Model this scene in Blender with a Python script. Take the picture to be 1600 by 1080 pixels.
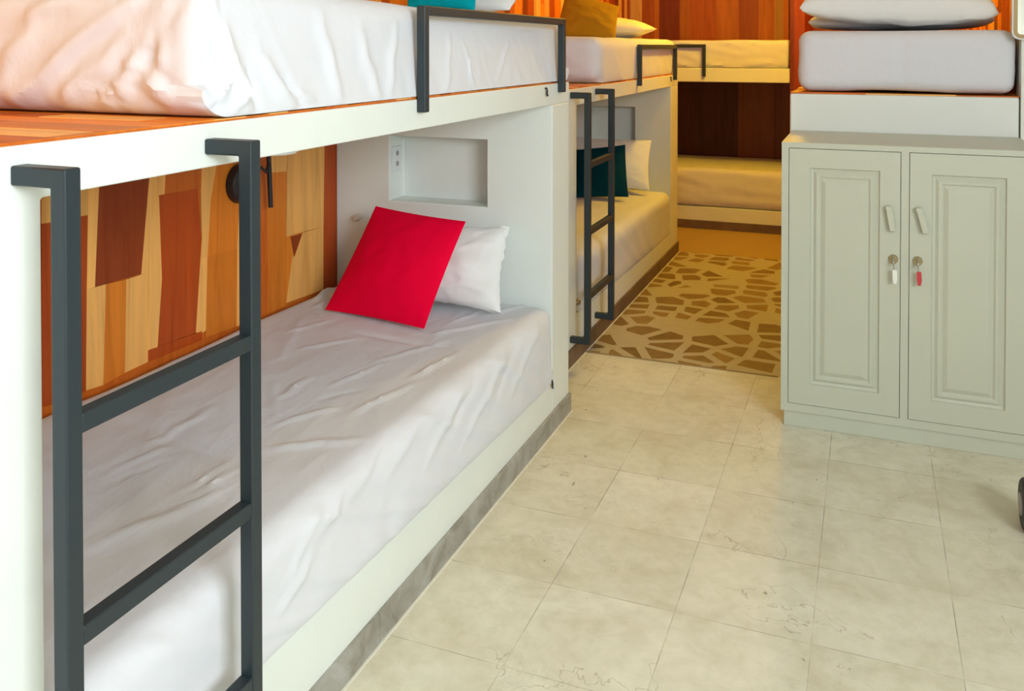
import bpy, bmesh, math, random
from mathutils import Vector, noise

sc = bpy.context.scene
for o in list(bpy.data.objects):
    bpy.data.objects.remove(o)
COL = sc.collection
# ------------------------------------------------------------------ camera
H = 1.35
YAW, PIT, FPX, CY = 0.379366, 0.01548, 1401.2, 95.5
cam_d = bpy.data.cameras.new('camera')
cam = bpy.data.objects.new('camera', cam_d); COL.objects.link(cam)
cam.location = (0, 0, H)
cam.rotation_euler = (math.pi/2 - PIT, 0, YAW)
cam_d.sensor_fit = 'HORIZONTAL'; cam_d.sensor_width = 36
cam_d.lens = 36*FPX/1600
cam_d.shift_y = -(540 - CY)/1600
cam_d.clip_start = 0.02
sc.camera = cam
# ------------------------------------------------------------------ view, world
vs = sc.view_settings
vs.view_transform = 'Standard'; vs.look = 'None'; vs.gamma = 1; vs.use_curve_mapping = False
vs.exposure = 0.06
w = bpy.data.worlds.new('world'); sc.world = w; w.use_nodes = True
w.node_tree.nodes['Background'].inputs[0].default_value = (0.86, 0.93, 1.0, 1)
w.node_tree.nodes['Background'].inputs[1].default_value = 0.8

def area(name, loc, rot, sx, sy, power, col):
    d = bpy.data.lights.new(name, 'AREA'); d.shape = 'RECTANGLE'; d.size = sx; d.size_y = sy
    d.energy = power; d.color = col
    o = bpy.data.objects.new(name, d); COL.objects.link(o); o.location = loc; o.rotation_euler = rot
    return o
def point(name, loc, power, col, r=0.06):
    d = bpy.data.lights.new(name, 'POINT'); d.energy = power; d.color = col; d.shadow_soft_size = r
    o = bpy.data.objects.new(name, d); COL.objects.link(o); o.location = loc
    return o
R90 = math.pi/2
# daylight through the near right window; added fill light at an unseen rear opening
area('window_daylight', (1.86, -.40, 1.93), (0, math.radians(74), math.radians(-22)), .95, 1.5, 94, (0.88, 0.95, 1.0))
area('rear_fill', (0.35, -1.72, 1.25), (R90, 0, 0), 1.6, 2.2, 7.5, (0.88, 0.95, 1.0))
# warm lamps: the room's far ceiling lamp, and the one near the foot of the first bunk
point('far_lamp_light', (-0.45, 5.55, 2.35), 60, (1.0, 0.58, 0.025), 0.08)
d_ = bpy.data.lights.new('near_lamp_light', 'SPOT'); d_.energy = 14; d_.color = (1.0, 0.47, 0.0); d_.spot_size = math.radians(78); d_.spot_blend = .5; d_.shadow_soft_size = .14
o_ = bpy.data.objects.new('near_lamp_light', d_); COL.objects.link(o_); o_.location = (-1.62, .25, 1.95)
o_.rotation_euler = (Vector((-1.62, 1.15, 1.27)) - o_.location).to_track_quat('-Z', 'Y').to_euler()

# ------------------------------------------------------------------ materials
def mat(name, base=(.8, .8, .8), rough=.5, metal=0, spec=.5, coat=0):
    m = bpy.data.materials.new(name); m.use_nodes = True
    b = m.node_tree.nodes['Principled BSDF']
    b.inputs['Base Color'].default_value = (*base, 1)
    b.inputs['Roughness'].default_value = rough
    b.inputs['Metallic'].default_value = metal
    b.inputs['Specular IOR Level'].default_value = spec
    b.inputs['Coat Weight'].default_value = coat
    return m
class NT:
    def __init__(s, m):
        s.t = m.node_tree; s.b = s.t.nodes['Principled BSDF']
        s.pos = s.n('ShaderNodeNewGeometry').outputs['Position']
    def n(s, k, **kw):
        x = s.t.nodes.new(k)
        for a, v in kw.items(): setattr(x, a, v)
        return x
    def l(s, a, b): s.t.links.new(a, b)
    def mapping(s, scale, loc=(0, 0, 0), rot=(0, 0, 0)):
        x = s.n('ShaderNodeMapping'); s.l(s.pos, x.inputs[0])
        x.inputs['Scale'].default_value = scale; x.inputs['Location'].default_value = loc
        x.inputs['Rotation'].default_value = rot
        return x.outputs[0]
    def noise(s, vec, scale, detail=4, rough=.55, dist=0):
        x = s.n('ShaderNodeTexNoise'); s.l(vec, x.inputs['Vector'])
        x.inputs['Scale'].default_value = scale; x.inputs['Detail'].default_value = detail
        x.inputs['Roughness'].default_value = rough; x.inputs['Distortion'].default_value = dist
        return x.outputs['Fac']
    def ramp(s, f, stops):
        x = s.n('ShaderNodeValToRGB'); s.l(f, x.inputs[0])
        e = x.color_ramp.elements
        while len(e) < len(stops): e.new(.5)
        for q, (p, c) in zip(e, stops):
            q.position = p; q.color = (*c, 1) if len(c) == 3 else c
        return x.outputs[0]
    def mix(s, f, a, b, mode='MIX'):
        x = s.n('ShaderNodeMix', data_type='RGBA', blend_type=mode)
        for i, v in ((0, f), (6, a), (7, b)):
            if hasattr(v, 'links'): s.l(v, x.inputs[i])
            else: x.inputs[i].default_value = v if i == 0 else (*v, 1)
        return x.outputs[2]
    def math(s, op, a, b=0.0):
        x = s.n('ShaderNodeMath', operation=op)
        for i, v in ((0, a), (1, b)):
            if hasattr(v, 'links'): s.l(v, x.inputs[i])
            else: x.inputs[i].default_value = v
        return x.outputs[0]
    def bump(s, h, strength, dist=.01):
        x = s.n('ShaderNodeBump'); s.l(h, x.inputs['Height'])
        x.inputs['Strength'].default_value = strength; x.inputs['Distance'].default_value = dist
        s.l(x.outputs[0], s.b.inputs['Normal'])
G3 = lambda v: (v, v, v)

def paint(name, c, rough=.45, bump=.12):
    m = mat(name, c, rough); t = NT(m)
    f = t.noise(t.mapping((1, 1, 1)), 6, 3)
    t.l(t.mix(f, tuple(x*.965 for x in c), tuple(min(1, x*1.03) for x in c)), t.b.inputs['Base Color'])
    t.bump(t.noise(t.mapping((1, 1, 1)), 45, 3), bump, .004)
    return m
M_PAINT = paint('white_masonry_paint', (.80, .845, .80))
M_WALL = paint('white_wall_paint', (.80, .83, .77))
M_CAB = paint('sage_white_cabinet_paint', (.53, .55, .44), .35, .05)
M_PLASTIC = mat('white_plastic', (.78, .80, .82), .35)

def sheet(name, c, bs=.32):
    m = mat(name, c, .8, spec=.25 if bs > .2 else .08); t = NT(m)
    a = t.noise(t.mapping((5, 2.2, 3), rot=(0, 0, .5)), 2.0, 4, .5, .35)
    b = t.noise(t.mapping((1, 1, 1)), 420, 1)
    t.bump(t.math('ADD', a, t.math('MULTIPLY', b, .03)), bs, .02)
    return m
M_SHEET = sheet('white_bed_sheet', (.735, .745, .79))
M_PILLOW = sheet('white_pillowcase', (.83, .84, .83), .25)
M_CREAM = sheet('cream_pillowcase', (.80, .76, .62), .25)
M_RED = sheet('red_cushion_cotton', (.90, .0, .04), .12)
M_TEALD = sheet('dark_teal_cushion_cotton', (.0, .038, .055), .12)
M_TEAL = sheet('turquoise_cushion_cotton', (.0, .33, .42), .12)
M_MUST = sheet('mustard_cushion_cotton', (.36, .20, .01), .12)

M_IRON = mat('charcoal_painted_iron', (.026, .038, .045), .42, .15, .45)
t = NT(M_IRON); t.bump(t.noise(t.mapping((1, 1, 1)), 120, 2), .1, .002)
M_BLACK = mat('black_plastic', (.012, .013, .016), .4)
M_BRASS = mat('aged_brass', (.32, .26, .15), .35, 1)
M_STEEL = mat('key_steel', (.5, .5, .48), .3, 1)
M_TAGW = mat('white_key_tag', (.82, .82, .78), .4)
M_TAGR = mat('red_key_tag', (.55, .04, .05), .4)
M_DARK = mat('dark_gap', (.02, .02, .02), .8)
M_MIRROR = mat('mirror_glass', (.9, .9, .88), .02, 1)
M_BRONZE = mat('bronze_mirror_frame', (.22, .15, .06), .35, .6)
M_RUBBER = mat('dark_rubber', (.03, .028, .03), .6)
M_GREY = mat('grey_plastic', (.32, .30, .30), .4)
M_GROUT = mat('white_caulk', (.78, .77, .68), .6)

def wood(name, long_axis, coat=.08):
    m = mat(name, (.5, .25, .1), .5, spec=.2, coat=coat); t = NT(m)
    t.b.inputs['Coat Roughness'].default_value = .25
    vc = t.n('ShaderNodeVertexColor', layer_name='col').outputs[0]
    s = [14, 14, 14]; s['xyz'.index(long_axis)] = 1.1
    g = t.noise(t.mapping(tuple(s)), 1.6, 6, .62, .8)
    s2 = [60, 60, 60]; s2['xyz'.index(long_axis)] = 2.5
    g2 = t.noise(t.mapping(tuple(s2)), 1.5, 3, .6)
    c = t.mix(1, vc, t.ramp(g, [(.28, (.80, .66, .52)), (.5, (1, 1, 1)), (.72, (1.15, 1.12, 1.05))]), 'MULTIPLY')
    c = t.mix(.5, c, t.ramp(g2, [(.3, G3(.86)), (.6, G3(1.0))]), 'MULTIPLY')
    t.l(c, t.b.inputs['Base Color'])
    t.bump(g2, .08, .003)
    return m
M_WOODZ = wood('wood_mosaic_upright', 'z')
M_WOODX = wood('wood_deck_boards', 'x', .1)
W_TAN = (.88, .46, .13); W_OR = (.76, .235, .025); W_RED = (.45, .075, .011); W_DK = (.27, .050, .012); W_MID = (.62, .15, .018)

def tile_floor():
    m = mat('cream_marble_tiles', rough=.5, spec=.2); t = NT(m)
    mp = t.mapping((1, 1, 1), (0.115 + 31*.31, -2.115 + 32*.325, 0))
    br = t.n('ShaderNodeTexBrick'); br.offset = 0; br.squash = 1; t.l(mp, br.inputs['Vector'])
    for k, v in (('Scale', 1), ('Mortar Size', .0014), ('Mortar Smooth', .3), ('Brick Width', .31), ('Row Height', .325), ('Bias', 0)):
        br.inputs[k].default_value = v
    br.inputs['Color1'].default_value = (0, 0, 0, 1); br.inputs['Color2'].default_value = (1, 1, 1, 1)
    br.inputs['Mortar'].default_value = (.5, .5, .5, 1)
    P = t.mapping((1, 1, 1))
    base = t.mix(br.outputs['Color'], (.70, .67, .53), (.77, .75, .62))
    cl = t.noise(P, 4.2, 7, .62, .7)
    base = t.mix(1, base, t.ramp(cl, [(.28, (.88, .85, .78)), (.5, (1, 1, 1)), (.7, (1.06, 1.06, 1.06))]), 'MULTIPLY')
    fm = t.noise(P, 21, 5, .65, .4)
    base = t.mix(1, base, t.ramp(fm, [(.3, (.91, .91, .87)), (.55, (1, 1, 1)), (.72, (1.05, 1.05, 1.05))]), 'MULTIPLY')
    # small worm-like veins
    f2 = t.noise(t.mapping((1, 1, 1), (3, 7, 0)), 13, 6, .7, 1.5)
    v = t.math('ABSOLUTE', t.math('SUBTRACT', f2, .5))
    vm = t.ramp(v, [(.0, G3(1)), (.014, G3(0))])
    patch = t.ramp(t.noise(t.mapping((1, 1, 1), (9, 2, 0)), 3.1, 3), [(.50, G3(0)), (.66, G3(1))])
    base = t.mix(t.math('MULTIPLY', t.math('MULTIPLY', vm, patch), .38), base, (.33, .28, .18))
    # cracks
    f3 = t.noise(t.mapping((1, 1, 1), (1.7, 4.1, 0)), 2.1, 5, .6, .6)
    v3 = t.ramp(t.math('ABSOLUTE', t.math('SUBTRACT', f3, .5)), [(.0, G3(1)), (.0035, G3(0))])
    p3 = t.ramp(t.noise(t.mapping((1, 1, 1), (5, 5, 0)), 2.0, 2), [(.5, G3(0)), (.56, G3(1))])
    base = t.mix(t.math('MULTIPLY', t.math('MULTIPLY', v3, p3), .45), base, (.28, .21, .12))
    # pits
    f4 = t.ramp(t.noise(t.mapping((1, .55, 1), (0, 0, 0), (0, 0, .6)), 26, 2, .5), [(.735, G3(0)), (.76, G3(1))])
    base = t.mix(t.math('MULTIPLY', f4, .6), base, (.22, .18, .10))
    # brownish stain patches
    f5 = t.ramp(t.noise(t.mapping((1, 1, 1), (2, 9, 0)), 1.6, 4, .6), [(.52, G3(0)), (.72, G3(1))])
    base = t.mix(t.math('MULTIPLY', f5, .30), base, (.50, .40, .22))
    jn = t.ramp(t.noise(P, 5, 3), [(.40, G3(.12)), (.62, G3(.75))])
    base = t.mix(t.math('MULTIPLY', br.outputs['Fac'], jn), base, (.26, .23, .16))
    t.l(base, t.b.inputs['Base Color'])
    t.l(t.ramp(cl, [(.3, G3(.75)), (.7, G3(.62))]), t.b.inputs['Roughness'])
    t.bump(t.math('SUBTRACT', t.math('MULTIPLY', cl, .3), t.math('MULTIPLY', br.outputs['Fac'], .6)), .15, .004)
    return m
M_TILE = tile_floor()
def crazy():
    m = mat('crazy_paving_floor', rough=.6); t = NT(m)
    P = t.mapping((1, 1.05, 1), (0.35, .1, 0))
    vo = t.n('ShaderNodeTexVoronoi', feature='DISTANCE_TO_EDGE', voronoi_dimensions='2D'); t.l(P, vo.inputs['Vector'])
    vo.inputs['Scale'].default_value = 7.0; vo.inputs['Randomness'].default_value = .9
    vc = t.n('ShaderNodeTexVoronoi', feature='F1', voronoi_dimensions='2D'); t.l(P, vc.inputs['Vector'])
    vc.inputs['Scale'].default_value = 7.0; vc.inputs['Randomness'].default_value = .9
    sep = t.n('ShaderNodeSeparateColor'); t.l(vc.outputs['Color'], sep.inputs[0])
    s = t.ramp(vo.outputs['Distance'], [(.13, G3(0)), (.155, G3(1))])
    keep = t.ramp(sep.outputs[0], [(.16, G3(0)), (.18, G3(1))])
    stone = t.mix(sep.outputs[1], (.20, .115, .03), (.32, .20, .07))
    nz = t.noise(t.mapping((1, 1, 1)), 18, 4)
    stone = t.mix(1, stone, t.ramp(nz, [(.3, G3(.8)), (.7, G3(1.15))]), 'MULTIPLY')
    mort = t.mix(nz, (.43, .375, .245), (.52, .455, .32))
    k = t.math('MULTIPLY', s, keep)
    t.l(t.mix(k, mort, stone), t.b.inputs['Base Color'])
    t.bump(k, .15, .003)
    return m
M_CRAZY = crazy()
M_PLAIN = paint('ochre_cement_floor', (.44, .30, .10), .6, .2)
def skirt():
    m = mat('grey_stone_skirting', rough=.45); t = NT(m)
    f = t.noise(t.mapping((1, 1, 1)), 9, 6, .65, 1)
    t.l(t.ramp(f, [(.25, (.20, .18, .14)), (.5, (.34, .33, .29)), (.75, (.46, .46, .44))]), t.b.inputs['Base Color'])
    return m
M_SKIRT = skirt()
def skirt2():
    m = mat('brown_stone_skirting', rough=.5); t = NT(m)
    f = t.noise(t.mapping((1, 1, 1)), 9, 5)
    t.l(t.ramp(f, [(.25, (.10, .06, .04)), (.75, (.22, .14, .09))]), t.b.inputs['Base Color'])
    return m
M_SKIRT2 = skirt2()

# ------------------------------------------------------------------ mesh helpers
class MB:
    def __init__(s): s.v = []; s.f = []; s.c = []
    def box(s, x0, x1, y0, y1, z0, z1, c=None):
        n = len(s.v)
        s.v += [(x, y, z) for z in (z0, z1) for y in (y0, y1) for x in (x0, x1)]
        for q in ((0, 2, 3, 1), (4, 5, 7, 6), (0, 1, 5, 4), (2, 6, 7, 3), (0, 4, 6, 2), (1, 3, 7, 5)):
            s.f.append([n+i for i in q]); s.c.append(c)
        return s
    def poly(s, pts, off, c=None):
        """prism: polygon pts extruded by vector off"""
        n = len(s.v); k = len(pts)
        s.v += [tuple(p) for p in pts] + [tuple(Vector(p)+Vector(off)) for p in pts]
        s.f.append([n+i for i in range(k)][::-1]); s.c.append(c)
        s.f.append([n+k+i for i in range(k)]); s.c.append(c)
        for i in range(k):
            j = (i+1) % k
            s.f.append([n+i, n+j, n+k+j, n+k+i]); s.c.append(c)
        return s
    def cyl(s, p0, p1, r0, r1=None, n=20, caps=True):
        r1 = r0 if r1 is None else r1
        p0 = Vector(p0); p1 = Vector(p1); a = (p1-p0).normalized()
        u = a.orthogonal().normalized(); w_ = a.cross(u); b = len(s.v)
        for p, r in ((p0, r0), (p1, r1)):
            for i in range(n):
                t_ = 2*math.pi*i/n
                s.v.append(tuple(p + r*(u*math.cos(t_)+w_*math.sin(t_))))
        for i in range(n):
            j = (i+1) % n; s.f.append([b+i, b+j, b+n+j, b+n+i]); s.c.append(None)
        if caps:
            s.f.append([b+i for i in range(n)][::-1]); s.c.append(None)
            s.f.append([b+n+i for i in range(n)]); s.c.append(None)
        return s
    def tube(s, pts, r, n=10):
        pts = [Vector(p) for p in pts]; b = len(s.v); up = None
        for i, p in enumerate(pts):
            a = (pts[min(i+1, len(pts)-1)] - pts[max(i-1, 0)]).normalized()
            u = a.orthogonal().normalized() if up is None else (up - a*up.dot(a)).normalized()
            up = u; w_ = a.cross(u)
            for k in range(n):
                t_ = 2*math.pi*k/n; s.v.append(tuple(p + r*(u*math.cos(t_)+w_*math.sin(t_))))
        for i in range(len(pts)-1):
            for k in range(n):
                j = (k+1) % n
                s.f.append([b+i*n+k, b+i*n+j, b+(i+1)*n+j, b+(i+1)*n+k]); s.c.append(None)
        s.f.append([b+k for k in range(n)][::-1]); s.f.append([b+(len(pts)-1)*n+k for k in range(n)]); s.c += [None, None]
        return s
    def build(s, name, m, parent=None, bevel=0, seg=2, smooth=None, label=None, loc=None):
        me = bpy.data.meshes.new(name)
        org = Vector(loc) if loc is not None else (Vector(parent.location) if parent else Vector((0, 0, 0)))
        wo = world_of(parent) if parent else Vector((0, 0, 0))
        base = wo if parent else org
        me.from_pydata([tuple(Vector(v)-base) for v in s.v], [], s.f)
        bm = bmesh.new(); bm.from_mesh(me)
        if not any(s.c): bmesh.ops.recalc_face_normals(bm, faces=bm.faces)
        bm.to_mesh(me); bm.free()
        if any(s.c):
            at = me.color_attributes.new('col', 'FLOAT_COLOR', 'CORNER')
            i = 0
            for p, c in zip(me.polygons, s.c):
                for _ in p.loop_indices:
                    at.data[i].color = (*(c or (.5, .3, .1)), 1); i += 1
        if smooth is None: smooth = bevel > 0
        if smooth:
            me.polygons.foreach_set('use_smooth', [True]*len(me.polygons))
            me.set_sharp_from_angle(angle=math.radians(38))
        me.materials.append(m)
        o = bpy.data.objects.new(name, me); COL.objects.link(o)
        if parent: o.parent = parent
        else: o.location = org
        if bevel:
            b = o.modifiers.new('bevel', 'BEVEL'); b.width = bevel; b.segments = seg
            b.limit_method = 'ANGLE'; b.angle_limit = math.radians(40); b.harden_normals = True
        if label: o['label'] = label
        return o
def world_of(o):
    v = Vector((0, 0, 0))
    while o: v += Vector(o.location); o = o.parent
    return v
def tag(o, label, cat, group=None):
    o['label'] = label; o['category'] = cat
    if group: o['group'] = group
    return o
def thing(name, loc, label, cat, group=None):
    o = bpy.data.objects.new(name, None); COL.objects.link(o); o.location = loc; o.empty_display_size = .1
    return tag(o, label, cat, group)
def struct(o): o['kind'] = 'structure'; return o

# pixel -> world, used only to read measured corners of things off the photograph onto known planes
_F = Vector((-math.sin(YAW)*math.cos(PIT), math.cos(YAW)*math.cos(PIT), -math.sin(PIT)))
_R = Vector((math.cos(YAW), math.sin(YAW), 0)); _U = _R.cross(_F)
def on(u, v, ax, val):
    d = _F + _R*((u-800)/FPX) - _U*((v-CY)/FPX); i = 'xyz'.index(ax); o = Vector((0, 0, H))
    return o + d*((val-o[i])/d[i])

# ------------------------------------------------------------------ wood mosaics
def shade(c, rng):
    k = rng.uniform(.82, 1.18); return tuple(min(1, x*k) for x in c)
def mosaic(mb, P, u0, u1, v0, v1, rng, wu=(.05, .13), lv=(.18, .45), off=.003, hole=None, pal=None, slant=.25):
    """upright pieces; P(u, v, h) -> world point; u across, v along the grain"""
    pal = pal or [W_TAN, W_TAN, W_OR, W_OR, W_MID, W_RED, W_RED, W_DK]
    u = u0; last = None
    sl0 = 0
    while u < u1 - 1e-4:
        wd = min(rng.uniform(*wu), u1-u)
        if u1-(u+wd) < .03: wd = u1-u
        sl1 = 0 if u+wd >= u1-1e-4 else rng.uniform(-1, 1)*wd*slant
        v = v0 - rng.uniform(0, .2)
        while v < v1:
            L = rng.uniform(*lv); a = max(v, v0); b = min(v+L, v1); v += L
            if b-a < .01: continue
            if hole and u+wd > hole[0] and u < hole[1] and b > hole[2] and a < hole[3]:
                segs = []
                if a < hole[2]: segs.append((a, hole[2]))
                if b > hole[3]: segs.append((hole[3], b))
                if u < hole[0]-.005 or u+wd > hole[1]+.005: segs = [(a, b)]
            else: segs = [(a, b)]
            for a, b in segs:
                c = rng.choice(pal)
                while c is last: c = rng.choice(pal)
                last = c; c = shade(c, rng)
                h = rng.uniform(.3, 1)*off
                def uu(base, sl, vv): return base + sl*math.sin(vv*5.1+base*7)
                pts = [P(uu(u, sl0, a), a, 0), P(uu(u+wd, sl1, a), a, 0), P(uu(u+wd, sl1, b), b, 0), P(uu(u, sl0, b), b, 0)]
                top = [P(uu(u, sl0, a), a, h), P(uu(u+wd, sl1, a), a, h), P(uu(u+wd, sl1, b), b, h), P(uu(u, sl0, b), b, h)]
                mb.poly(pts, Vector(top[0])-Vector(pts[0]), c)
        u += wd; sl0 = sl1

XW = -1.917        # face of the left, wood-clad wall
YB = 7.55          # back wall
rng = random.Random(7)
mb = MB(); mb.box(XW-.12, XW-.001, -1.9, YB+.12, 0, 2.6, W_MID)
HOLE = (1.18, 2.966, .38, 1.149)
mosaic(mb, lambda u, v, h: (XW+h, u, v), -1.9, 1.18, 0, 2.6, rng)
mosaic(mb, lambda u, v, h: (XW+h, u, v), 1.18, 2.966, 1.149, 2.6, rng)
mosaic(mb, lambda u, v, h: (XW+h, u, v), 1.18, 2.966, 0, .38, rng)
mosaic(mb, lambda u, v, h: (XW+h, u, v), 2.966, YB, 0, 2.6, rng, lv=(.4, .9))
# the pieces read off the photograph inside the first bunk
K = 500/1174
PIECES = [
 (W_TAN, [(150, 270), (190, 262), (190, 392), (150, 398)]), (W_RED, [(150, 398), (190, 392), (190, 1060), (150, 1070)]),
 (W_OR, [(190, 262), (285, 240), (285, 1020), (190, 1060)]),
 (W_TAN, [(285, 240), (322, 225), (320, 366), (285, 372)]), (W_RED, [(285, 372), (318, 366), (312, 1010), (285, 1020)]),
 (W_TAN, [(322, 225), (362, 215), (345, 630), (315, 640)]),
 (W_DK, [(362, 215), (548, 190), (530, 400), (515, 582), (345, 630)]),
 (W_TAN, [(548, 190), (545, 300), (541, 577), (512, 585), (530, 400)]),
 (W_TAN, [(315, 640), (385, 620), (375, 990), (312, 1010)]), (W_OR, [(385, 620), (460, 603), (455, 945), (375, 990)]),
 (W_TAN, [(460, 603), (541, 577), (540, 905), (455, 945)]),
 (W_TAN, [(548, 190), (606, 180), (600, 290), (545, 300)]), (W_MID, [(606, 180), (738, 160), (735, 268), (600, 290)]),
 (W_TAN, [(545, 300), (580, 294), (591, 600), (575, 850), (540, 862)]),
 (W_RED, [(580, 294), (720, 270), (737, 450), (715, 797), (575, 850), (591, 600)]),
 (W_RED, [(540, 862), (575, 850), (738, 792), (738, 825), (540, 905)]),
 (W_TAN, [(738, 160), (797, 150), (770, 310), (758, 518), (738, 525), (735, 268)]),
 (W_OR, [(797, 150), (888, 135), (875, 330), (866, 491), (758, 518), (770, 310)]),
 (W_TAN, [(737, 450), (738, 525), (758, 518), (752, 790), (738, 800), (715, 797)]),
 (W_OR, [(758, 518), (868, 491), (865, 775), (752, 815)]),
 (W_TAN, [(888, 135), (908, 130), (905, 762), (865, 775), (868, 491), (875, 330)]),
 (W_MID, [(908, 130), (978, 118), (978, 730), (905, 762)]),
 (W_TAN, [(978, 118), (1052, 105), (1048, 206), (978, 213)]), (W_OR, [(978, 213), (1048, 206), (1045, 700), (978, 730)]),
 (W_TAN, [(1052, 105), (1130, 92), (1120, 425), (1048, 446)]), (W_TAN, [(1130, 92), (1188, 85), (1184, 408), (1120, 425)]),
 (W_OR, [(1048, 446), (1105, 432), (1070, 520), (1046, 690)]), (W_TAN, [(1105, 432), (1184, 408), (1184, 640), (1046, 690), (1070, 520)]),
 (W_DK, [(1062, 446), (1105, 434), (1076, 520)]),
 (W_RED, [(1184, 85), (1240, 75), (1240, 620), (1184, 645)]),
]
prng = random.Random(3)
for i, (c, pts) in enumerate(PIECES):
    q = []
    for (a, b) in pts:
        p = on(a*K, 180+b*K, 'x', XW); q.append(Vector((XW, min(p.y, 2.966), min(max(p.z, .38), 1.149))))
    k = prng.uniform(.88, 1.14)
    mb.poly(q, (.003 + .0012*(c is W_DK and len(pts) == 3) + prng.uniform(0, .0006), 0, 0), tuple(x*k for x in c))
mosaic(mb, lambda u, v, h: (XW+h, u, v), 1.18, 1.60, .38, 1.149, rng)
wl = struct(mb.build('wall_left', M_WOODZ))

mb = MB(); mb.box(XW, .60, YB, YB+.12, 0, 2.6, W_MID)
def bands(u0, u1, z0, z1):
    u = u0
    while u < u1-1e-4:
        wd = min(rng.uniform(.05, .13), u1-u)
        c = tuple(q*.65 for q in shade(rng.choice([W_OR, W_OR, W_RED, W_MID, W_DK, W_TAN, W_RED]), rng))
        z = z0-rng.uniform(0, .8)
        while z < z1:
            L = rng.uniform(.6, 1.1); a, b = max(z, z0), min(z+L, z1); z += L
            if b-a > .01: mb.box(u, u+wd, YB-rng.uniform(.001, .004), YB, a, b, shade(c if rng.random() < .6 else tuple(q*.6 for q in rng.choice([W_OR, W_RED, W_MID])), rng))
        u += wd
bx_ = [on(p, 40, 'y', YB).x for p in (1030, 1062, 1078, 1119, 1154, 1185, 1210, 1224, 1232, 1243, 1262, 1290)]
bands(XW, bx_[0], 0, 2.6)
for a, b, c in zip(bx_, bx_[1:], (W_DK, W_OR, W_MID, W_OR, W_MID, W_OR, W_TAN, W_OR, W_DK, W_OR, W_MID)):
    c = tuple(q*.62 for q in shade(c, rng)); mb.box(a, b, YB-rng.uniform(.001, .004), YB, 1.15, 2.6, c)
    mb.box(a, b, YB-rng.uniform(.001, .004), YB, 0, 1.15, shade((.10, .03, .012) if a < bx_[4] else (.22, .07, .018), rng))  # the upper deck's shade is darkened into the boards below it
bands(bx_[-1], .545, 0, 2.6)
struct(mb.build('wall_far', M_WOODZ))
mb = MB(); mb.box(-.528, -.43, 6.70, YB-.005, 0, 2.6, W_MID)
for a, b, c in ((-.5285, -.50, W_DK), (-.50, -.4295, W_RED)): mb.box(a, b, 6.696, 6.70, 0, 2.6, tuple(q*.7 for q in c))
struct(mb.build('wall_alcove', M_WOODZ))
# right wall beyond the cabinet (wood), the white return wall facing us, near right wall with a window
mb = MB(); mb.box(.548, .66, 3.93, YB, 0, 2.6, W_MID)
mosaic(mb, lambda u, v, h: (.548-h, u, v), 3.93, YB, 0, 2.6, rng, lv=(.4, .9))
struct(mb.build('wall_right', M_WOODZ))
struct(MB().box(.525, 2.02, 3.80, 3.93, 0, 2.6).build('wall_right_return', M_WALL))
mb = MB(); mb.box(1.9, 2.02, -1.9, -1.2, 0, 2.6).box(1.9, 2.02, .5, 3.8, 0, 2.6).box(1.9, 2.02, -1.2, .5, 0, 1.05).box(1.9, 2.02, -1.2, .5, 2.4, 2.6)
struct(mb.build('wall_right_near', M_WALL))
mb = MB()
for y0, y1 in ((-1.2, -1.15), (-.38, -.32), (.45, .5)): mb.box(1.93, 1.98, y0, y1, 1.05, 2.4)
for z0, z1 in ((1.05, 1.1), (2.35, 2.4)): mb.box(1.93, 1.98, -1.2, .5, z0, z1)
struct(mb.build('window_1', M_WALL))
mb = MB(); mb.box(-1.92, -.5, -1.9, -1.78, 0, 2.6).box(1.2, 1.9, -1.9, -1.78, 0, 2.6).box(-.5, 1.2, -1.9, -1.78, 2.35, 2.6)  # rear opening added to let fill light in
struct(mb.build('wall_near', M_WALL))
struct(MB().box(-2.04, 2.02, -1.9, YB+.12, 2.6, 2.7).build('ceiling', M_WALL))
struct(MB().box(-2.04, 2.02, -1.9, 3.795, -.08, 0).build('floor', M_TILE))
struct(MB().box(-2.04, .66, 3.795, 5.90, -.08, -.001).build('floor_crazy_paving', M_CRAZY))
struct(MB().box(-2.04, .66, 5.90, YB+.12, -.08, 0).build('floor_cement', M_PLAIN))
mb = MB(); mb.box(-1.168, -.34, 3.787, 3.797, -.01, .003)
struct(mb.build('shadow_line_1', mat('shadow_line_brown', (.30, .23, .12), .6)))  # thin brown strip standing in for the shadow line between the floors

# ------------------------------------------------------------------ built-in bunks
def recess_panel(mb, x0, x1, yf, yb, z0, z1, hx0, hx1, hz0, hz1, d):
    n = len(mb.v)
    O = [(x0, z0), (x1, z0), (x1, z1), (x0, z1)]; I = [(hx0, hz0), (hx1, hz0), (hx1, hz1), (hx0, hz1)]
    mb.v += [(x, yf, z) for x, z in O] + [(x, yf, z) for x, z in I] + [(x, yf+d, z) for x, z in I] + [(x, yb, z) for x, z in O]
    for i in range(4):
        j = (i+1) % 4
        mb.f += [[n+i, n+j, n+4+j, n+4+i], [n+4+i, n+4+j, n+8+j, n+8+i], [n+i, n+12+i, n+12+j, n+j]]
    mb.f += [[n+8, n+9, n+10, n+11], [n+12, n+15, n+14, n+13]]
    mb.c += [None]*14
def hook(parent, x, y, z, name='curtain_hook', s=1):
    MB().tube([(x-.002, y, z+.013*s), (x+.006, y, z+.014*s), (x+.008, y, z+.004*s), (x+.007, y+.001, z-.006*s), (x+.010, y-.003, z-.012*s), (x+.012, y-.007, z-.010*s)], .0035*s).build(name, M_BLACK, parent, smooth=True, label='small black hook')
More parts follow.
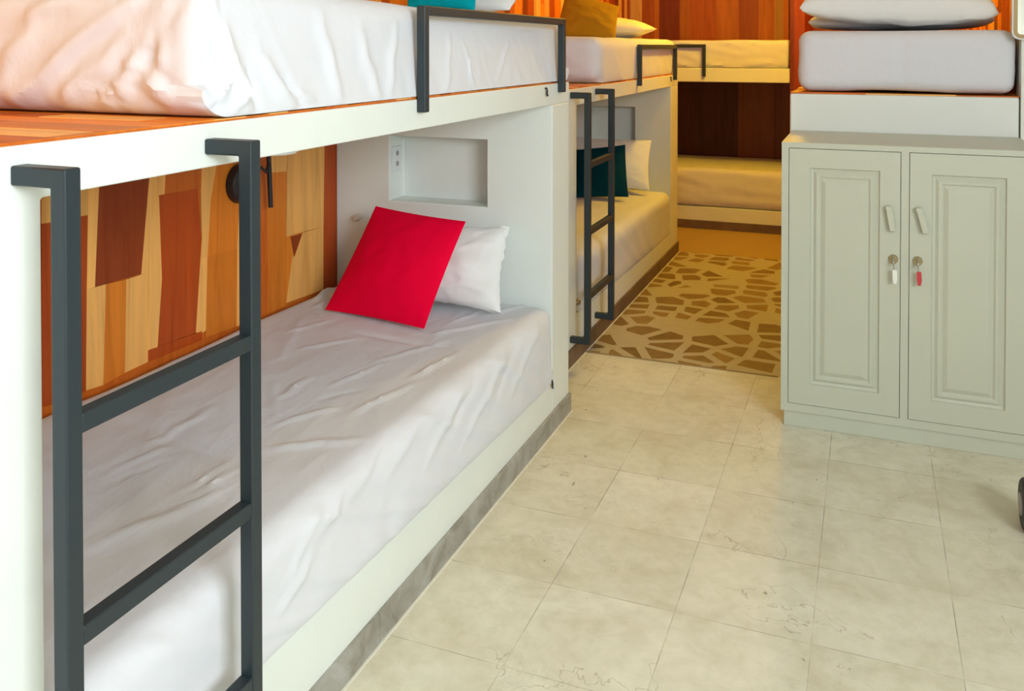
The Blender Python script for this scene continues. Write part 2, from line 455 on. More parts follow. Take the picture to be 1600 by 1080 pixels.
def skirting(mb, axis, a0, a1, face, thick, h, step, base=0):
    a = a0
    while a < a1-1e-4:
        b = min(a+step, a1)
        if axis == 'y': mb.box(face-thick, face, a, b-.0015, base, h-.001*((a*37) % 1))
        else: mb.box(a, b-.0015, face, face+thick, base, h)
        a = b
def bunk(label, xf, ynear, yo0, yo1, yfar, dz0, dz1, niche, skm, skh=.070, hooks=(), bz=(.232, .168), jo=.25):
    t = thing('built_in_bunk_bed', (xf-.4, (yo0+yo1)/2, 0), label, 'bunk bed')
    X0 = XW+.004
    # upper deck with its fascia, near and head panels, base
    # one continuous masonry frame: foot panel, upper deck and base around the opening
    def arc(cy, cz, r, a0, a1, n=6): return [(cy+r*math.cos(math.radians(a0+(a1-a0)*i/n)), cz+r*math.sin(math.radians(a0+(a1-a0)*i/n))) for i in range(n+1)]
    r = .022
    prof = [(ynear, 0), (yo1, 0), (yo1, bz[1])] + arc(yo0+r, bz[0]+r, r, 270, 180) + arc(yo0+.004, dz0-.004, .004, 180, 90, 2) + [(yfar, dz0), (yfar, dz1-.006), (ynear, dz1-.006)]
    MB().poly([(X0, y, z) for y, z in prof], (xf-X0, 0, 0)).build('frame', M_PAINT, t, .007, 3)
    mb = MB(); recess_panel(mb, X0, xf, yo1, yfar, 0, dz0, *niche); mb.build('head_panel', M_PAINT, t, .005, 3)
    mb = MB(); skirting(mb, 'y', ynear, yfar+.004, xf+.010, .012, skh, jo)
    s = mb.build('skirting', skm, t, .0015, 1)
    MB().box(xf+.004, xf+.015, ynear, yfar+.005, 0, .003).build('caulk_line', M_GROUT, s, label='thin white joint along floor')
    r2 = random.Random(int(ynear*100)+5)
    mb = MB(); mb.box(X0, xf-.004, ynear, yfar, dz1-.006, dz1-.003, W_MID)
    mosaic(mb, lambda u, v, h: (v, u, dz1-.003+h), ynear+.002, yfar-.19 if yfar < 3.3 else yfar-.1, X0, xf-.004, r2, wu=(.05, .1), lv=(.2, .6), off=.003, pal=[W_OR, W_MID, W_OR, W_TAN], slant=.06)
    mb.build('deck_boards', M_WOODX, t, label='varnished wooden boards')
    for (y, z, s_) in hooks: hook(t, xf, y, z, s=s_)
    return t
B1 = bunk('white built-in bunk bed in the foreground, red cushion on its lower bed', -1.03, .30, .88, 2.965, 3.152, 1.148, 1.228,
          (-1.681, -1.279, .773, 1.017, .11), M_SKIRT, hooks=((2.888, 1.196, 1.0), (2.946, .172, 1.0)), jo=.485)
B2 = bunk('white built-in bunk bed behind the foreground bunk, dark teal cushion on it', -1.17, 3.156, 3.687, 5.66, 5.88, 1.100, 1.178,
          (-1.72, -1.403, .735, .965, .11), M_SKIRT2, .072, hooks=((5.63, 1.148, 1.0),), bz=(.195, .158), jo=.6)
# outlet and peg on the head panel of the first bunk
o = MB().box(-1.681, -1.676, 2.985, 3.055, .878, .972).build('power_outlet', M_PLASTIC, B1, .002)
for z in (.905, .945): MB().cyl((-1.676, 3.02, z), (-1.6752, 3.02, z), .010).build('socket', M_GREY, o)
MB().cyl((-1.802, 2.966, .700), (-1.802, 2.935, .703), .007).cyl((-1.802, 2.938, .703), (-1.802, 2.924, .706), .014, .011).build('wall_peg', mat('beige_plastic', (.62, .55, .48), .4), B1, smooth=True, label='small beige peg')
MB().cyl((-1.172, 3.70, .245), (-1.158, 3.70, .245), .013, .009).build('wall_peg', M_BRASS, B2, smooth=True, label='small brown knob low on the front')

# third bunk, across the far end
YF = 6.70
t3 = thing('built_in_bunk_bed', (-1.2, 7.1, 0), 'built-in bunk bed lying across the far end under yellow light', 'bunk bed')
MB().box(XW+.004, -.53, YF, YB-.006, 1.092, 1.196).build('upper_deck', M_PAINT, t3, .006)
MB().box(XW+.004, -.53, YF+.005, YB-.006, 0, .165).build('base', M_PAINT, t3, .006)
mb = MB(); skirting(mb, 'x', XW+.004, -.53, YF-.008, .014, .062, .6); mb.build('skirting', M_SKIRT2, t3)
MB().box(XW+.004, -1.78, YF, YB-.006, .165, 1.092).build('end_panel', M_PAINT, t3, .006)

# fourth bunk, on the right behind the cabinet
t4 = thing('built_in_bunk_bed', (.1, 4.8, 0), 'white built-in bunk bed on the right, rising behind the cabinet', 'bunk bed')
MB().box(-.300, .522, 3.812, 3.93, 0, 1.162).build('foot_panel', M_PAINT, t4, .008, 3)
MB().box(-.300, .545, 3.93, 5.75, 1.05, 1.162).build('upper_deck', M_PAINT, t4, .006)
MB().box(-.300, .545, 5.66, 5.78, 0, 1.05).build('head_panel', M_PAINT, t4, .006)
MB().box(-.300, .545, 3.93, 5.66, 0, .185).build('base', M_PAINT, t4, .006)
mb = MB(); mosaic(mb, lambda u, v, h: (v, u, 1.162+h), 3.816, 5.75, -.298, .54, rng, wu=(.05, .1), lv=(.2, .6), off=.006, pal=[W_OR, W_MID, W_TAN], slant=.06)
mb.build('deck_boards', M_WOODX, t4, label='varnished wooden boards')

# ------------------------------------------------------------------ mattresses
def roundbox(name, x0, x1, y0, y1, z0, z1, r, step, disp, m):
    c0 = Vector((x0+r, y0+r, z0+r)); c1 = Vector((x1-r, y1-r, z1-r))
    nx, ny, nz = [max(4, int(round((b-a)/step))) for a, b in ((x0, x1), (y0, y1), (z0, z1))]
    N = (nx, ny, nz); lo = (x0, y0, z0); hi = (x1, y1, z1)
    vid = {}; V = []; F = []
    def vert(i, j, k):
        key = (i, j, k)
        if key in vid: return vid[key]
        p = Vector([lo[a] + (hi[a]-lo[a])*key[a]/N[a] for a in range(3)])
        q = Vector([min(max(p[a], c0[a]), c1[a]) for a in range(3)])
        d = p-q
        if d.length > 1e-6:
            # keep parametrisation even: normalise cube direction onto sphere of radius r
            n_ = d.normalized(); s = q + n_*r
        else: n_ = Vector((0, 0, 1)); s = p
        s = s + disp(s, n_)
        V.append(tuple(s)); vid[key] = len(V)-1
        return vid[key]
    for a, b, c in ((0, 1, 2), (1, 2, 0), (2, 0, 1)):
        for side in (0, N[c]):
            for i in range(N[a]):
                for j in range(N[b]):
                    ks = []
                    for (di, dj) in ((0, 0), (1, 0), (1, 1), (0, 1)):
                        k = [0, 0, 0]; k[a] = i+di; k[b] = j+dj; k[c] = side; ks.append(vert(*k))
                    F.append(ks if side else ks[::-1])
    mb = MB(); mb.v = V; mb.f = F; mb.c = [None]*len(F)
    o = mb.build(name, m, loc=((x0+x1)/2, (y0+y1)/2, z0), smooth=True)
    return o
def nz(*a): return noise.noise(Vector(a))
def ridge(*a): return (1-abs(noise.noise(Vector(a)))*2.2)
def sstep(a, b, x):
    t_ = min(1, max(0, (x-a)/(b-a))); return t_*t_*(3-2*t_)

def fold_lines(ax, val, L):
    k = [i for i in (0, 1, 2) if i != 'xyz'.index(ax)]; out = []
    for a, b, w_, am in L:
        p, q = on(*a, ax, val), on(*b, ax, val); out.append((p[k[0]], p[k[1]], q[k[0]], q[k[1]], w_, am))
    return out
def creases(a, b, L, FW=1.25, FA=.62):
    s_ = 0
    for x0, y0, x1, y1, w_, am in L:
        dx, dy = x1-x0, y1-y0; l2 = dx*dx+dy*dy; t_ = ((a-x0)*dx+(b-y0)*dy)/l2
        tc = min(1, max(0, t_)); px, py = x0+dx*tc, y0+dy*tc
        # slightly wandering crease
        l = math.sqrt(l2); w_ = w_*FW; am = am*FA; dd = ((a-px)*dy-(b-py)*dx)/l + .012*nz(tc*3+x0*5, y0*7, 1); al = (t_-tc)*l
        if abs(dd) < 4*w_ and abs(al) < 4*w_: s_ += am*math.exp(-(dd*dd+al*al)/(w_*w_))*(.35+.65*math.sin(math.pi*min(1, max(0, tc*.8+.15))))
    return s_
# crease positions on the two visible mattress sides, measured
FR1 = fold_lines('x', -1.03, [((800, 520), (715, 700), .012, .007), ((765, 545), (690, 690), .009, -.006), ((745, 560), (660, 720), .012, .008), ((700, 590), (600, 740), .014, .008),
    ((670, 610), (575, 745), .009, -.006), ((640, 640), (540, 780), .012, .007), ((560, 720), (480, 850), .014, .008), ((500, 780), (445, 900), .010, .006), ((480, 870), (430, 960), .009, .007),
    ((840, 500), (790, 620), .012, .006), ((820, 500), (760, 640), .009, -.005), ((520, 800), (430, 840), .010, .005)])
EN1 = fold_lines('y', 1.22, [((30, 168), (225, 0), .011, .022), ((55, 168), (250, 8), .014, -.014), ((0, 120), (110, 0), .020, .014), ((0, 165), (60, 60), .016, .012), ((100, 172), (205, 70), .011, .016),
    ((125, 172), (225, 90), .012, -.012), ((160, 168), (245, 80), .011, .014), ((200, 165), (285, 20), .014, -.016), ((150, 172), (163, 145), .007, .012), ((175, 168), (186, 140), .008, -.012), ((205, 105), (300, 170), .007, .010), ((210, 130), (300, 182), .007, .010),
    ((230, 90), (305, 160), .006, -.008), ((60, 40), (170, 0), .014, .010), ((20, 80), (150, 10), .010, -.008), ((255, 140), (262, 30), .012, .012)])
FU1 = fold_lines('x', -1.05, [((302, 182), (298, 10), .013, .018), ((325, 178), (345, 20), .012, -.014), ((312, 180), (352, 120), .009, .014), ((372, 178), (335, 10), .013, .014), ((350, 180), (376, 120), .008, .012),
    ((390, 178), (378, 110), .008, -.010), ((442, 168), (400, 95), .013, .013), ((460, 165), (430, 120), .009, -.009), ((520, 160), (500, 40), .016, .010), ((580, 148), (560, 60), .016, .009),
    ((480, 160), (450, 150), .008, .008), ((730, 130), (722, 70), .007, .008), ((770, 125), (795, 70), .007, .006), ((690, 140), (700, 60), .010, .006), ((600, 145), (618, 50), .012, .007)])
TP1 = fold_lines('z', .441, [((165, 738), (255, 700), .006, .0045), ((185, 748), (250, 722), .005, -.004), ((280, 770), (365, 715), .005, .0045), ((290, 782), (372, 732), .005, .0045), ((300, 790), (350, 765), .004, .004),
    ((200, 660), (385, 725), .030, -.007), ((440, 622), (482, 590), .007, .006), ((425, 600), (432, 650), .007, .005), ((515, 605), (600, 568), .006, .005), ((500, 625), (560, 610), .006, -.004), ((555, 645), (645, 600), .007, .006), ((430, 662), (530, 640), .008, .005),
    ((600, 562), (705, 528), .007, .005), ((640, 592), (722, 548), .008, .006), ((560, 520), (700, 542), .012, -.006), ((450, 520), (520, 500), .007, .005), ((470, 545), (560, 530), .007, .005), ((680, 520), (800, 500), .008, .006), ((700, 505), (780, 478), .006, .005),
    ((430, 700), (560, 690), .014, .006), ((440, 560), (470, 500), .008, .005), ((240, 690), (330, 640), .010, .005), ((150, 850), (330, 780), .016, .005), ((760, 495), (845, 470), .007, .006), ((495, 470), (520, 445), .012, .016), ((500, 480), (530, 455), .010, .010)], )
def d_lower1(p, n):
    x, y, z = p; d = Vector((0, 0, 0)); top = max(0, n.z); fr = max(0, n.x)
    # soft hollows and long diagonal creases on top
    a = .006*nz(x*2.5, y*1.8, 3) + .0045*max(0, ridge(x*3.2+y*2.4, (y-x)*.8, 1.2)-.45)
    a += .003*max(0, ridge(x*9+y*3, y*1.6-x, 5)-.6)
    d.z += (a + creases(x, y, TP1, 1.1, 1.0))*top
    if n.z < 0 and n.x > .03: d.x += (-1.022-x)*.9
    # front side: pulled folds running down towards the near end
    zz = z-.18
    f = .0075*max(0, ridge((y*1.0+zz*1.9)*6, zz*1.5, 2)-.35) + .007*nz(y*3, zz*4, 8) + .003*max(0, ridge((y+zz*1.5)*17, zz*3, 4)-.4)
    d.x += fr*f*1.2
    # hem: higher near us, lower towards the head
    if z < .30:
        base = .232 + (.168-.232)*(y-.88)/(2.965-.88)
        d.z += (base+.001-.18)*(1-(z-.18)/.12)
        d.x += fr*.004*nz(y*12, 1, 1)
    d.x += max(0, n.x)*creases(y, z, FR1, 1.15, 1.0)
    return d
RB = roundbox('mattress', XW+.01, -1.022, .885, 2.960, .18, .441, .05, .011, d_lower1, M_SHEET)
tag(RB, 'white sheeted mattress on the lower deck of the foreground bunk, under the red cushion', 'mattress', None)

def d_upper1(p, n):
    x, y, z = p; d = Vector((0, 0, 0)); fr = max(0, n.x); en = max(0, -n.y); top = max(0, n.z)
    zz = (z-1.229)/.214
    d.z += top*(.005*nz(x*3, y*2, 1)) + .024*(1-sstep(1.3, 2.8, y))*max(0, zz)
    if x > -1.3: d.x += .021*max(0, 1-zz)**2*max(fr, 1 if n.z < 0 else 0)
    f = .008*nz(y*2.6, zz*.8, 2) + .004*max(0, ridge(y*9+zz*.7, zz*1.1, 6)-.5)*(1.1-zz) + creases(y, z, FU1, 1.1, .95)
    d.x += fr*f
    e = creases(x, z, EN1) + .012*nz(x*3, z*6, 5) + .005*max(0, ridge((x*.75-z*1.3)*16, x*1.5, 7)-.45)
    d.y -= en*e
    k = 1-zz
    d.y -= en*k*.020
    if n.z < 0 and n.x > .03: d.x += (-1.052-x)*.97
    if n.y > 0: d.y += n.y*.022*math.sin(math.pi*min(1, max(0, zz)))
    if zz < .35 and n.z < .9:
        h = .010*max(0, nz(x*13+y*13, 3, 1)+.1)
        d.z += h*(1-zz/.35)*max(fr*.3, en)
        d.x += fr*.007*(1-zz/.35)*nz(y*16, 2, 2); d.y += en*.010*(1-zz/.35)*nz(x*16, 2, 2)
    return d
RB = roundbox('mattress', XW+.01, -1.052, 1.215, 3.165, 1.229, 1.442, .045, .0085, d_upper1, M_SHEET)
tag(RB, 'white sheeted mattress on the upper deck of the foreground bunk, beside the guard rail', 'mattress')

def d_soft(seed, ax, ay, hem=0):
    def f(p, n):
        x, y, z = p; d = Vector((0, 0, 0))
        a = .006*nz(x*3+seed, y*3, z*3) + ax*max(0, ridge((x+y)*4+z*5, z*2+seed, 1)-.4)
        b = .006*nz(x*3, y*3+seed, z*3) + ay*max(0, ridge((x+y)*2.2+seed, z*12+x*2, 5)-.4)
        d.x += n.x*a; d.y += n.y*b; d.z += max(0, n.z)*.004*nz(x*4, y*4, seed)
        return d
    return f
def d_upper2(p, n):
    d = d_soft(2, .007, .01)(p, n)
    if n.z < 0 and n.x > .03 and p.y > 4.12: d.x += (-1.178-p.x)*.9
    return d
tag(roundbox('mattress', XW+.01, -1.178, 4.06, 5.875, 1.179, 1.400, .06, .022, d_upper2, M_SHEET),
    'white sheeted mattress on the upper deck of the bunk behind the foreground bunk', 'mattress')
def d_lower2(p, n):
    d = d_soft(4, .008, .01)(p, n); x, y, z = p
    if n.z < 0 and n.x > .03: d.x += (-1.166-x)*.9
    if z < .3: d.z += (.195 + (.158-.195)*(y-3.687)/(5.66-3.687) + .001 - .155)*(1-(z-.155)/.145)
    return d
tag(roundbox('mattress', XW+.01, -1.166, 3.692, 5.655, .155, .435, .05, .022, d_lower2, M_SHEET),
    'white sheeted mattress on the lower deck behind the second ladder, under the dark teal cushion', 'mattress')
tag(roundbox('mattress', XW+.02, -.535, YF+.006, YB-.01, 1.197, 1.402, .022, .02, d_soft(6, .006, .014), M_SHEET),
    'sheeted mattress on the upper deck at the far end, glowing yellow in lamplight', 'mattress')
tag(roundbox('mattress', -1.775, -.532, YF-.006, YB-.01, .166, .448, .04, .022, d_soft(8, .006, .012), M_SHEET),
    'sheeted mattress on the lower deck at the far end, low and yellow in lamplight', 'mattress')
def d_right(p, n):
    x, y, z = p; d = d_soft(11, .006, .003)(p, n)
    if n.y < -.5:
        d.y += .006*math.exp(-((x-.115+.10*(z-1.3))/.010)**2)*sstep(1.18, 1.24, z)
    if z < 1.22: d.z += .010*max(0, nz(x*5, y*5, 2)+.1) + .004
    return d
tag(roundbox('mattress', -.268, .512, 3.822, 5.70, 1.168, 1.416, .045, .018, d_right, M_SHEET),
    'thick white sheeted mattress above the cabinet, under the white pillows', 'mattress')

# ------------------------------------------------------------------ pillows and cushions
def pillow(name, BL, BR, TR, TL, th, m, label, cat, group=None, ear=.05, n=44, seed=0, pw=.5, wr=.006, back=1.0, frilly=0):
    BL, BR, TR, TL = map(Vector, (BL, BR, TR, TL))
    nrm = ((BR-BL).cross(TL-BL)).normalized()
    ctr = (BL+BR+TR+TL)/4
    V = []; F = []; idx = {}
    for side in (0, 1):
        for i in range(n+1):
            for j in range(n+1):
                edge = i in (0, n) or j in (0, n)
                if edge and side: idx[(1, i, j)] = idx[(0, i, j)]; continue
                u = -math.cos(math.pi*i/n)*.35 + (2*i/n-1)*.65; v = -math.cos(math.pi*j/n)*.35 + (2*j/n-1)*.65
                uu = u*(1-ear*(1-v*v)**1); vv = v*(1-ear*(1-u*u)**1)
                s, t_ = (uu+1)/2, (vv+1)/2
                p = BL*(1-s)*(1-t_)+BR*s*(1-t_)+TR*s*t_+TL*(1-s)*t_
                h = th*((1-u*u)*(1-v*v))**pw if not edge else 0
                w_ = wr*(nz(u*3+seed, v*3, side) + .8*max(0, ridge(u*2.2+v*1.3+seed, v*2.6-u, side+3)-.4))*(((1-u*u)*(1-v*v))**.25 if not edge else 0)
                if frilly and edge: p = p + nrm*frilly*nz(u*5, v*5, seed)
                p = p + nrm*((h+w_) if side == 0 else -(h+w_)*back)
                V.append(tuple(p)); idx[(side, i, j)] = len(V)-1
    for side in (0, 1):
        for i in range(n):
            for j in range(n):
                q = [idx[(side, i, j)], idx[(side, i+1, j)], idx[(side, i+1, j+1)], idx[(side, i, j+1)]]
                F.append(q if side == 0 else q[::-1])
    mb = MB(); mb.v = V; mb.f = F; mb.c = [None]*len(F)
    o = mb.build(name, m, loc=tuple(Vector((ctr.x, ctr.y, min(v[2] for v in V)))), smooth=True)
    return tag(o, label, cat, group)
# red cushion leaning on the white pillow: corners measured
pillow('cushion', on(508, 484, 'z', .452), on(663, 514, 'z', .452), on(728, 346, 'y', 2.70), on(587, 322, 'y', 2.78), .050, M_RED,
       'red square cushion leaning on the white pillow of the lower foreground bed', 'cushion', ear=.025, pw=.75, wr=.004, seed=4)
pillow('pillow', (-1.64, 2.77, .470), (-1.135, 2.745, .462), (-1.165, 2.905, .72), (-1.62, 2.91, .70), .082, M_PILLOW,
       'white pillow propped against the niche panel behind the red cushion', 'pillow', ear=.07, seed=2, wr=.012, frilly=.03, back=.5)
# upper deck of the foreground bunk
pillow('cushion', on(636, 14, 'y', 2.62), on(742, 16, 'y', 2.60), on(752, -60, 'y', 2.74), on(640, -72, 'y', 2.76), .05, M_TEAL,
       'turquoise cushion on the upper foreground mattress, cut by the top of the photo', 'cushion', ear=.03, seed=5)
pillow('pillow', on(655, 15, 'y', 2.84), on(796, 16, 'y', 2.84), on(838, -40, 'y', 3.02), on(690, -50, 'y', 3.02), .05, M_PILLOW,
       'white pillow on the upper foreground mattress, behind the turquoise cushion', 'pillow', ear=.05, seed=7)
# second bunk, upper deck
pillow('cushion', on(866, 58, 'y', 5.05), on(962, 60, 'y', 5.05), on(968, 10, 'y', 5.20), on(884, -14, 'y', 5.20), .05, M_MUST,
       'mustard cushion on the upper mattress behind the foreground bunk', 'cushion', ear=.03, seed=9)
pillow('pillow', (-1.86, 5.25, 1.478), (-1.245, 5.27, 1.455), (-1.25, 5.62, 1.465), (-1.86, 5.64, 1.478), .068, M_CREAM,
       'cream pillow lying flat beside the mustard cushion on the upper mattress', 'pillow', ear=.05, seed=12)
# second bunk, lower deck
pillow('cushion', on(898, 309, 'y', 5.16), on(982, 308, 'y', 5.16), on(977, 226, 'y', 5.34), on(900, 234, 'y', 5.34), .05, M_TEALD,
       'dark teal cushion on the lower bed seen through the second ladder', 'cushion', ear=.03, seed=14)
pillow('pillow', (-1.86, 5.42, .47), (-1.25, 5.42, .47), (-1.28, 5.60, .76), (-1.86, 5.60, .76), .065, M_PILLOW,
       'white pillow propped behind the dark teal cushion', 'pillow', ear=.05, seed=16, back=.5)
# right bunk: two stacked pillows
pillow('pillow', (-.25, 4.10, 1.458), (.475, 4.10, 1.462), (.47, 4.52, 1.458), (-.25, 4.52, 1.458), .050, M_PILLOW,
       'lower of the two white pillows stacked on the mattress above the cabinet', 'pillow', ear=.0, seed=18, pw=.3, back=.7)
pillow('pillow', (-.272, 3.89, 1.512), (.462, 3.89, 1.480), (.47, 4.28, 1.58), (-.25, 4.28, 1.58), .105, M_PILLOW,
       'upper of the two white pillows stacked on the mattress above the cabinet', 'pillow', ear=.06, seed=20, wr=.014, back=.80, pw=.33)

# ------------------------------------------------------------------ ladders and guard rails
def ladder(xf, ya, yb, ztop, rungs, zbot, label, standoff=.095):
    s = .026; x1 = xf+standoff; x0 = x1-s
    t = thing('bunk_ladder', (x0, (ya+yb)/2, zbot), label, 'ladder', None)
    for y in (ya, yb):
        mb = MB(); P = [(xf, ztop), (x1, ztop), (x1, zbot), (xf, zbot), (xf, zbot+s), (x0, zbot+s), (x0, ztop-s), (xf, ztop-s)]
        mb.poly([(x, y, z) for x, z in P], (0, s, 0)).build('rail', M_IRON, t, .003)
    for z in rungs:
        MB().box(x0+.001, x1-.001, ya+s-.001, yb+.001, z-s/2, z+s/2).build('rung', M_IRON, t, .003)
    return t
ladder(-1.03, .833, 1.197, 1.197, (.866, .590, .300), .10, 'dark iron ladder on the foreground bunk, with three rungs')
ladder(-1.17, 3.592, 3.962, 1.160, (.855, .572, .300), .10, 'black iron ladder on the bunk behind, in front of the dark teal cushion', .088)
def guard(axis, f, a0, a1, z0, z1, label):
    s = .024
    t = thing('guard_rail', ((f, (a0+a1)/2, z0) if axis == 'y' else ((a0+a1)/2, f, z0)), label, 'guard rail')
    def bx(p0, p1, q0, q1, nm):
        if axis == 'y': MB().box(f, f+s, p0, p1, q0, q1).build(nm, M_IRON, t, .003)
        else: MB().box(p0, p1, f-s, f, q0, q1).build(nm, M_IRON, t, .003)
    bx(a0, a0+s, z0, z1, 'post'); bx(a1-s, a1, z0, z1, 'post'); bx(a0+s-.001, a1-s+.001, z1-s, z1, 'top_rail')
    return t
guard('y', -1.03, 1.952, 3.045, 1.190, 1.452, 'dark iron guard rail beside the upper foreground mattress')
guard('y', -1.17, 4.765, 5.745, 1.140, 1.365, 'black iron guard rail on the bunk behind the foreground one')
guard('x', YF, -1.86, -1.125, 1.135, 1.372, 'black iron guard rail on the yellow lit bunk across the far end')

# ------------------------------------------------------------------ lamps in the first bunk
c = on(383, 287, 'x', XW+.03)
t = thing('reading_lamp', (XW+.004, c.y, c.z), 'black round reading lamp on the wood wall behind the foreground ladder', 'lamp')
yl, zl = c.y, c.z
MB().cyl((XW+.004, yl, zl), (XW+.034, yl, zl), .066, .062, 40).build('backplate', M_BLACK, t, .004)
MB().cyl((XW+.033, yl+.012, zl), (XW+.037, yl+.012, zl), .013).build('switch', M_PLASTIC, t, label='white button')
r0 = on(420, 254, 'x', XW+.05); r1 = on(423, 324, 'x', XW+.05)
MB().tube([(XW+.02, yl+.03, zl+.03), (XW+.05, yl+.06, zl+.045), (XW+.055, r0.y-.02, r0.z-.03), (XW+.05, r0.y, r0.z)], .006).build('arm', M_BLACK, t, smooth=True)
MB().cyl((XW+.05, r0.y, r0.z+.02), (XW+.05, r1.y, r1.z), .008).build('lamp_head', M_BLACK, t, smooth=True)
c = on(425, 240, 'z', 1.128)
t = thing('ceiling_light', (c.x, c.y, 1.148), 'white flat round light under the upper deck of the foreground bunk', 'lamp')
MB().cyl((c.x, c.y, 1.148), (c.x, c.y, 1.134), .060, .060, 40).build('housing', M_PLASTIC, t, .002)
MB().cyl((c.x, c.y, 1.134), (c.x, c.y, 1.129), .052, .050, 40).build('diffuser', M_PLASTIC, t)

# ------------------------------------------------------------------ cabinet
CX0, CX1, CYF, CYB = -.288, .520, 3.314, 3.806
t = thing('cabinet', ((CX0+CX1)/2, (CYF+CYB)/2, 0), 'sage white two door cabinet standing on the tiles before the right bunk', 'cabinet')
D1 = (-.262, .1005, .086, .992); D2 = (.1295, .492, .086, .992)
mb = MB()
# carcass: face frame with two openings
xs = [CX0, D1[0]-.002, D1[1]+.002, D2[0]-.002, D2[1]+.002, CX1]; zs = [.056, D1[2]-.002, D1[3]+.002, 1.013]
for i in range(5):
    for j in range(3):
        if j == 1 and i in (1, 3): continue
        mb.box(xs[i], xs[i+1], CYF, CYF+.03, zs[j], zs[j+1])
bmx = MB(); bmx.v = mb.v; bmx.f = mb.f; bmx.c = mb.c
bmx.box(CX0, CX1, CYF+.03, CYB, .056, 1.013)
bmx.build('carcass', M_CAB, t)
MB().box(CX0+.010, CX1, CYF+.008, CYB, 0, .057).build('plinth', M_CAB, t, .002)
def door(D, P, hinge, hx, htilt, lx):
    x0, x1, z0, z1 = D; yf = CYF-.001; th = .020
    prof = [(0, 0), (.004, .007), (.012, .009), (.022, .003), (.030, .0035), (.036, .008), (.050, .0015), (.052, .001)]
    mb = MB(); rings = [[(x0, yf, z0), (x1, yf, z0), (x1, yf, z1), (x0, yf, z1)]]
    for o_, d_ in prof:
        a, b, c_, e = P[0]+o_, P[1]-o_, P[2]+o_, P[3]-o_
        rings.append([(a, yf+d_, c_), (b, yf+d_, c_), (b, yf+d_, e), (a, yf+d_, e)])
    back = [(x0, yf+th, z0), (x1, yf+th, z0), (x1, yf+th, z1), (x0, yf+th, z1)]
    allr = [back]+rings
    for r in allr: mb.v += r
    for k in range(len(allr)-1):
        for i in range(4):
            j = (i+1) % 4; mb.f.append([k*4+i, k*4+j, (k+1)*4+j, (k+1)*4+i])
    L = (len(allr)-1)*4; mb.f += [[L, L+1, L+2, L+3], [3, 2, 1, 0]]; mb.c = [None]*len(mb.f)
    d = mb.build('door', M_CAB, t)
    # bow handle, slightly tilted
    h = MB(); zc = .768; hh = .042; w_ = .010
    dx = htilt
    for s_ in (1, -1):
        xx = hx - s_*dx
        h.poly([(xx-w_, yf, zc+s_*hh), (xx+w_, yf, zc+s_*hh), (xx+w_, yf-.022, zc+s_*(hh-.004)), (xx-w_, yf-.022, zc+s_*(hh-.004))], (0, 0, -s_*.010))
    h.poly([(hx-dx-w_, yf-.016, zc+hh), (hx-dx+w_, yf-.016, zc+hh), (hx+dx+w_, yf-.016, zc-hh), (hx+dx-w_, yf-.016, zc-hh)], (0, -.008, 0))
    h.build('handle', M_CAB, d, .002)
    lk = MB(); lk.cyl((lx, yf, .627), (lx, yf-.006, .627), .016, .015, 28).cyl((lx, yf-.006, .627), (lx, yf-.011, .627), .009, .009, 20)
    lk.build('lock', M_BRASS, d, label='round brass lock')
    MB().box(lx-.0012, lx+.0012, yf-.0118, yf-.011, .622, .632).build('keyhole', M_DARK, d)
    # the key hanging in the lock
    return yf
y_ = door(D1, (-.192, .036, .158, .926), 0, .070, .007, .079)
y_ = door(D2, (.197, .420, .155, .922), 1, .168, .011, .155)
for lx, tm, lab, dx in ((.079, M_TAGW, 'key with a white tag hanging in the left cabinet door lock', .004), (.155, M_TAGR, 'key with a red tag hanging in the right cabinet door lock', .003)):
    k = thing('key', (lx, y_-.012, .627), lab, 'key')
    MB().box(lx-.0012, lx+.0012, y_-.020, y_-.0118, .620, .634).build('blade', M_STEEL, k)
    MB().cyl((lx-.0015, y_-.026, .622), (lx+.0015, y_-.026, .622), .010, .010, 18).build('bow', M_STEEL, k)
    ring = [(lx + dx*.3, y_-.030+.008*math.sin(a), .608+.009*math.cos(a)) for a in [i*math.pi/8 for i in range(17)]]
    MB().tube(ring, .0008, 6).build('ring', M_STEEL, k)
    p = [(lx+dx-.007, y_-.029, .598), (lx+dx+.007, y_-.029, .598), (lx+dx+.009, y_-.029, .570), (lx+dx+.006, y_-.029, .551), (lx+dx-.004, y_-.029, .551), (lx+dx-.007, y_-.029, .572)]
    MB().poly(p, (0, -.004, 0)).build('tag', tm, k, .001)

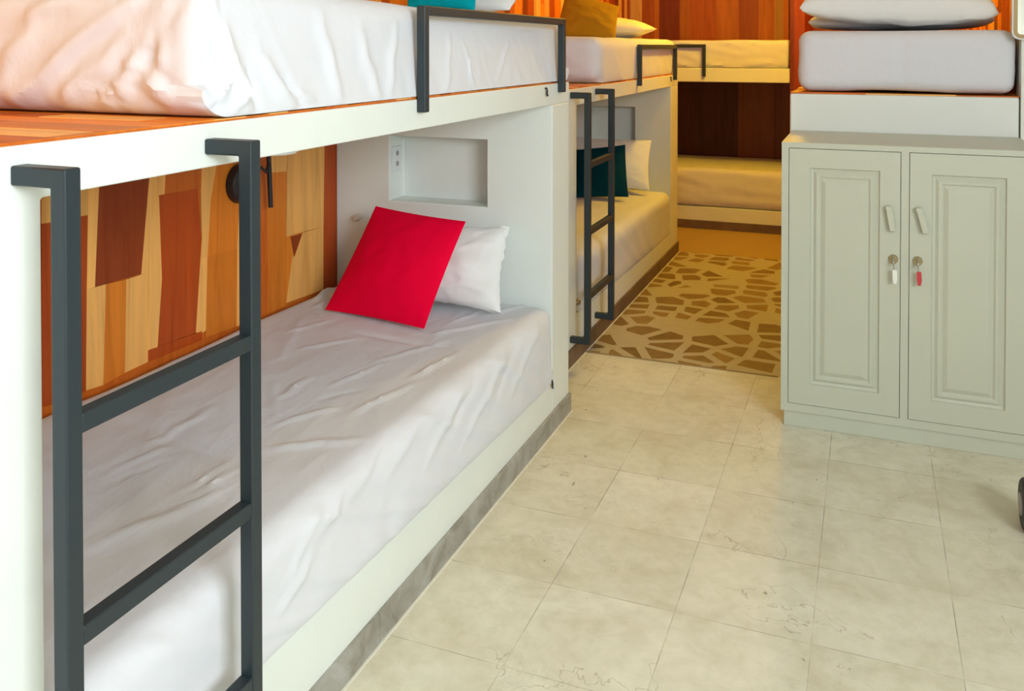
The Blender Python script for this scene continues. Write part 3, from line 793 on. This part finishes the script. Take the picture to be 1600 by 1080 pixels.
# ------------------------------------------------------------------ mirror on the return wall
def rrect(x0, x1, z0, z1, r, y, n=8):
    pts = []
    for cx, cz, a0 in ((x1-r, z0+r, -90), (x1-r, z1-r, 0), (x0+r, z1-r, 90), (x0+r, z0+r, 180)):
        for i in range(n+1):
            a = math.radians(a0+90*i/n); pts.append((cx+r*math.cos(a), y, cz+r*math.sin(a)))
    return pts
MX0, MX1, MZ0, MZ1 = .489, .95, 1.378, 2.05
def ring(mb, o0, i0, y0, y1, r0, r1):
    A = rrect(MX0+o0, MX1-o0, MZ0+o0, MZ1-o0, r0, y1); B = rrect(MX0+i0, MX1-i0, MZ0+i0, MZ1-i0, r1, y1)
    n = len(A); k = len(mb.v)
    mb.v += A + B + [(x, y0, z) for x, _, z in A] + [(x, y0, z) for x, _, z in B]
    for i in range(n):
        j = (i+1) % n
        mb.f += [[k+i, k+j, k+n+j, k+n+i], [k+i, k+2*n+i, k+2*n+j, k+j], [k+n+i, k+n+j, k+3*n+j, k+3*n+i], [k+2*n+i, k+3*n+i, k+3*n+j, k+2*n+j]]
    mb.c += [None]*(4*n)
t = thing('wall_mirror', ((MX0+MX1)/2, 3.8, MZ0), 'round cornered mirror with a bronze frame at the right edge above the mattress', 'mirror')
mb = MB(); ring(mb, 0, .004, 3.799, 3.766, .030, .027); mb.build('rim', M_PLASTIC, t, label='thin white rim')
mb = MB(); ring(mb, .004, .019, 3.799, 3.772, .027, .012); mb.build('frame', M_BRONZE, t)
MB().poly(rrect(MX0+.019, MX1-.019, MZ0+.019, MZ1-.019, .012, 3.784), (0, .012, 0)).build('glass', M_MIRROR, t)

# ------------------------------------------------------------------ dark wheel peeking in at the right edge
wx, wy = 0.431, 2.84
t = thing('caster_wheel', (wx, wy, 0), 'dark rounded wheel on the tiles, cut by the right edge of the photo', 'wheel')
mb = MB(); mb.cyl((wx-.03, wy, .072), (wx+.03, wy, .072), .072, .072, 40); mb.build('tyre', M_RUBBER, t, .014, 4)
MB().cyl((wx-.034, wy, .072), (wx+.034, wy, .072), .030, .030, 30).build('hub', M_GREY, t, .002)
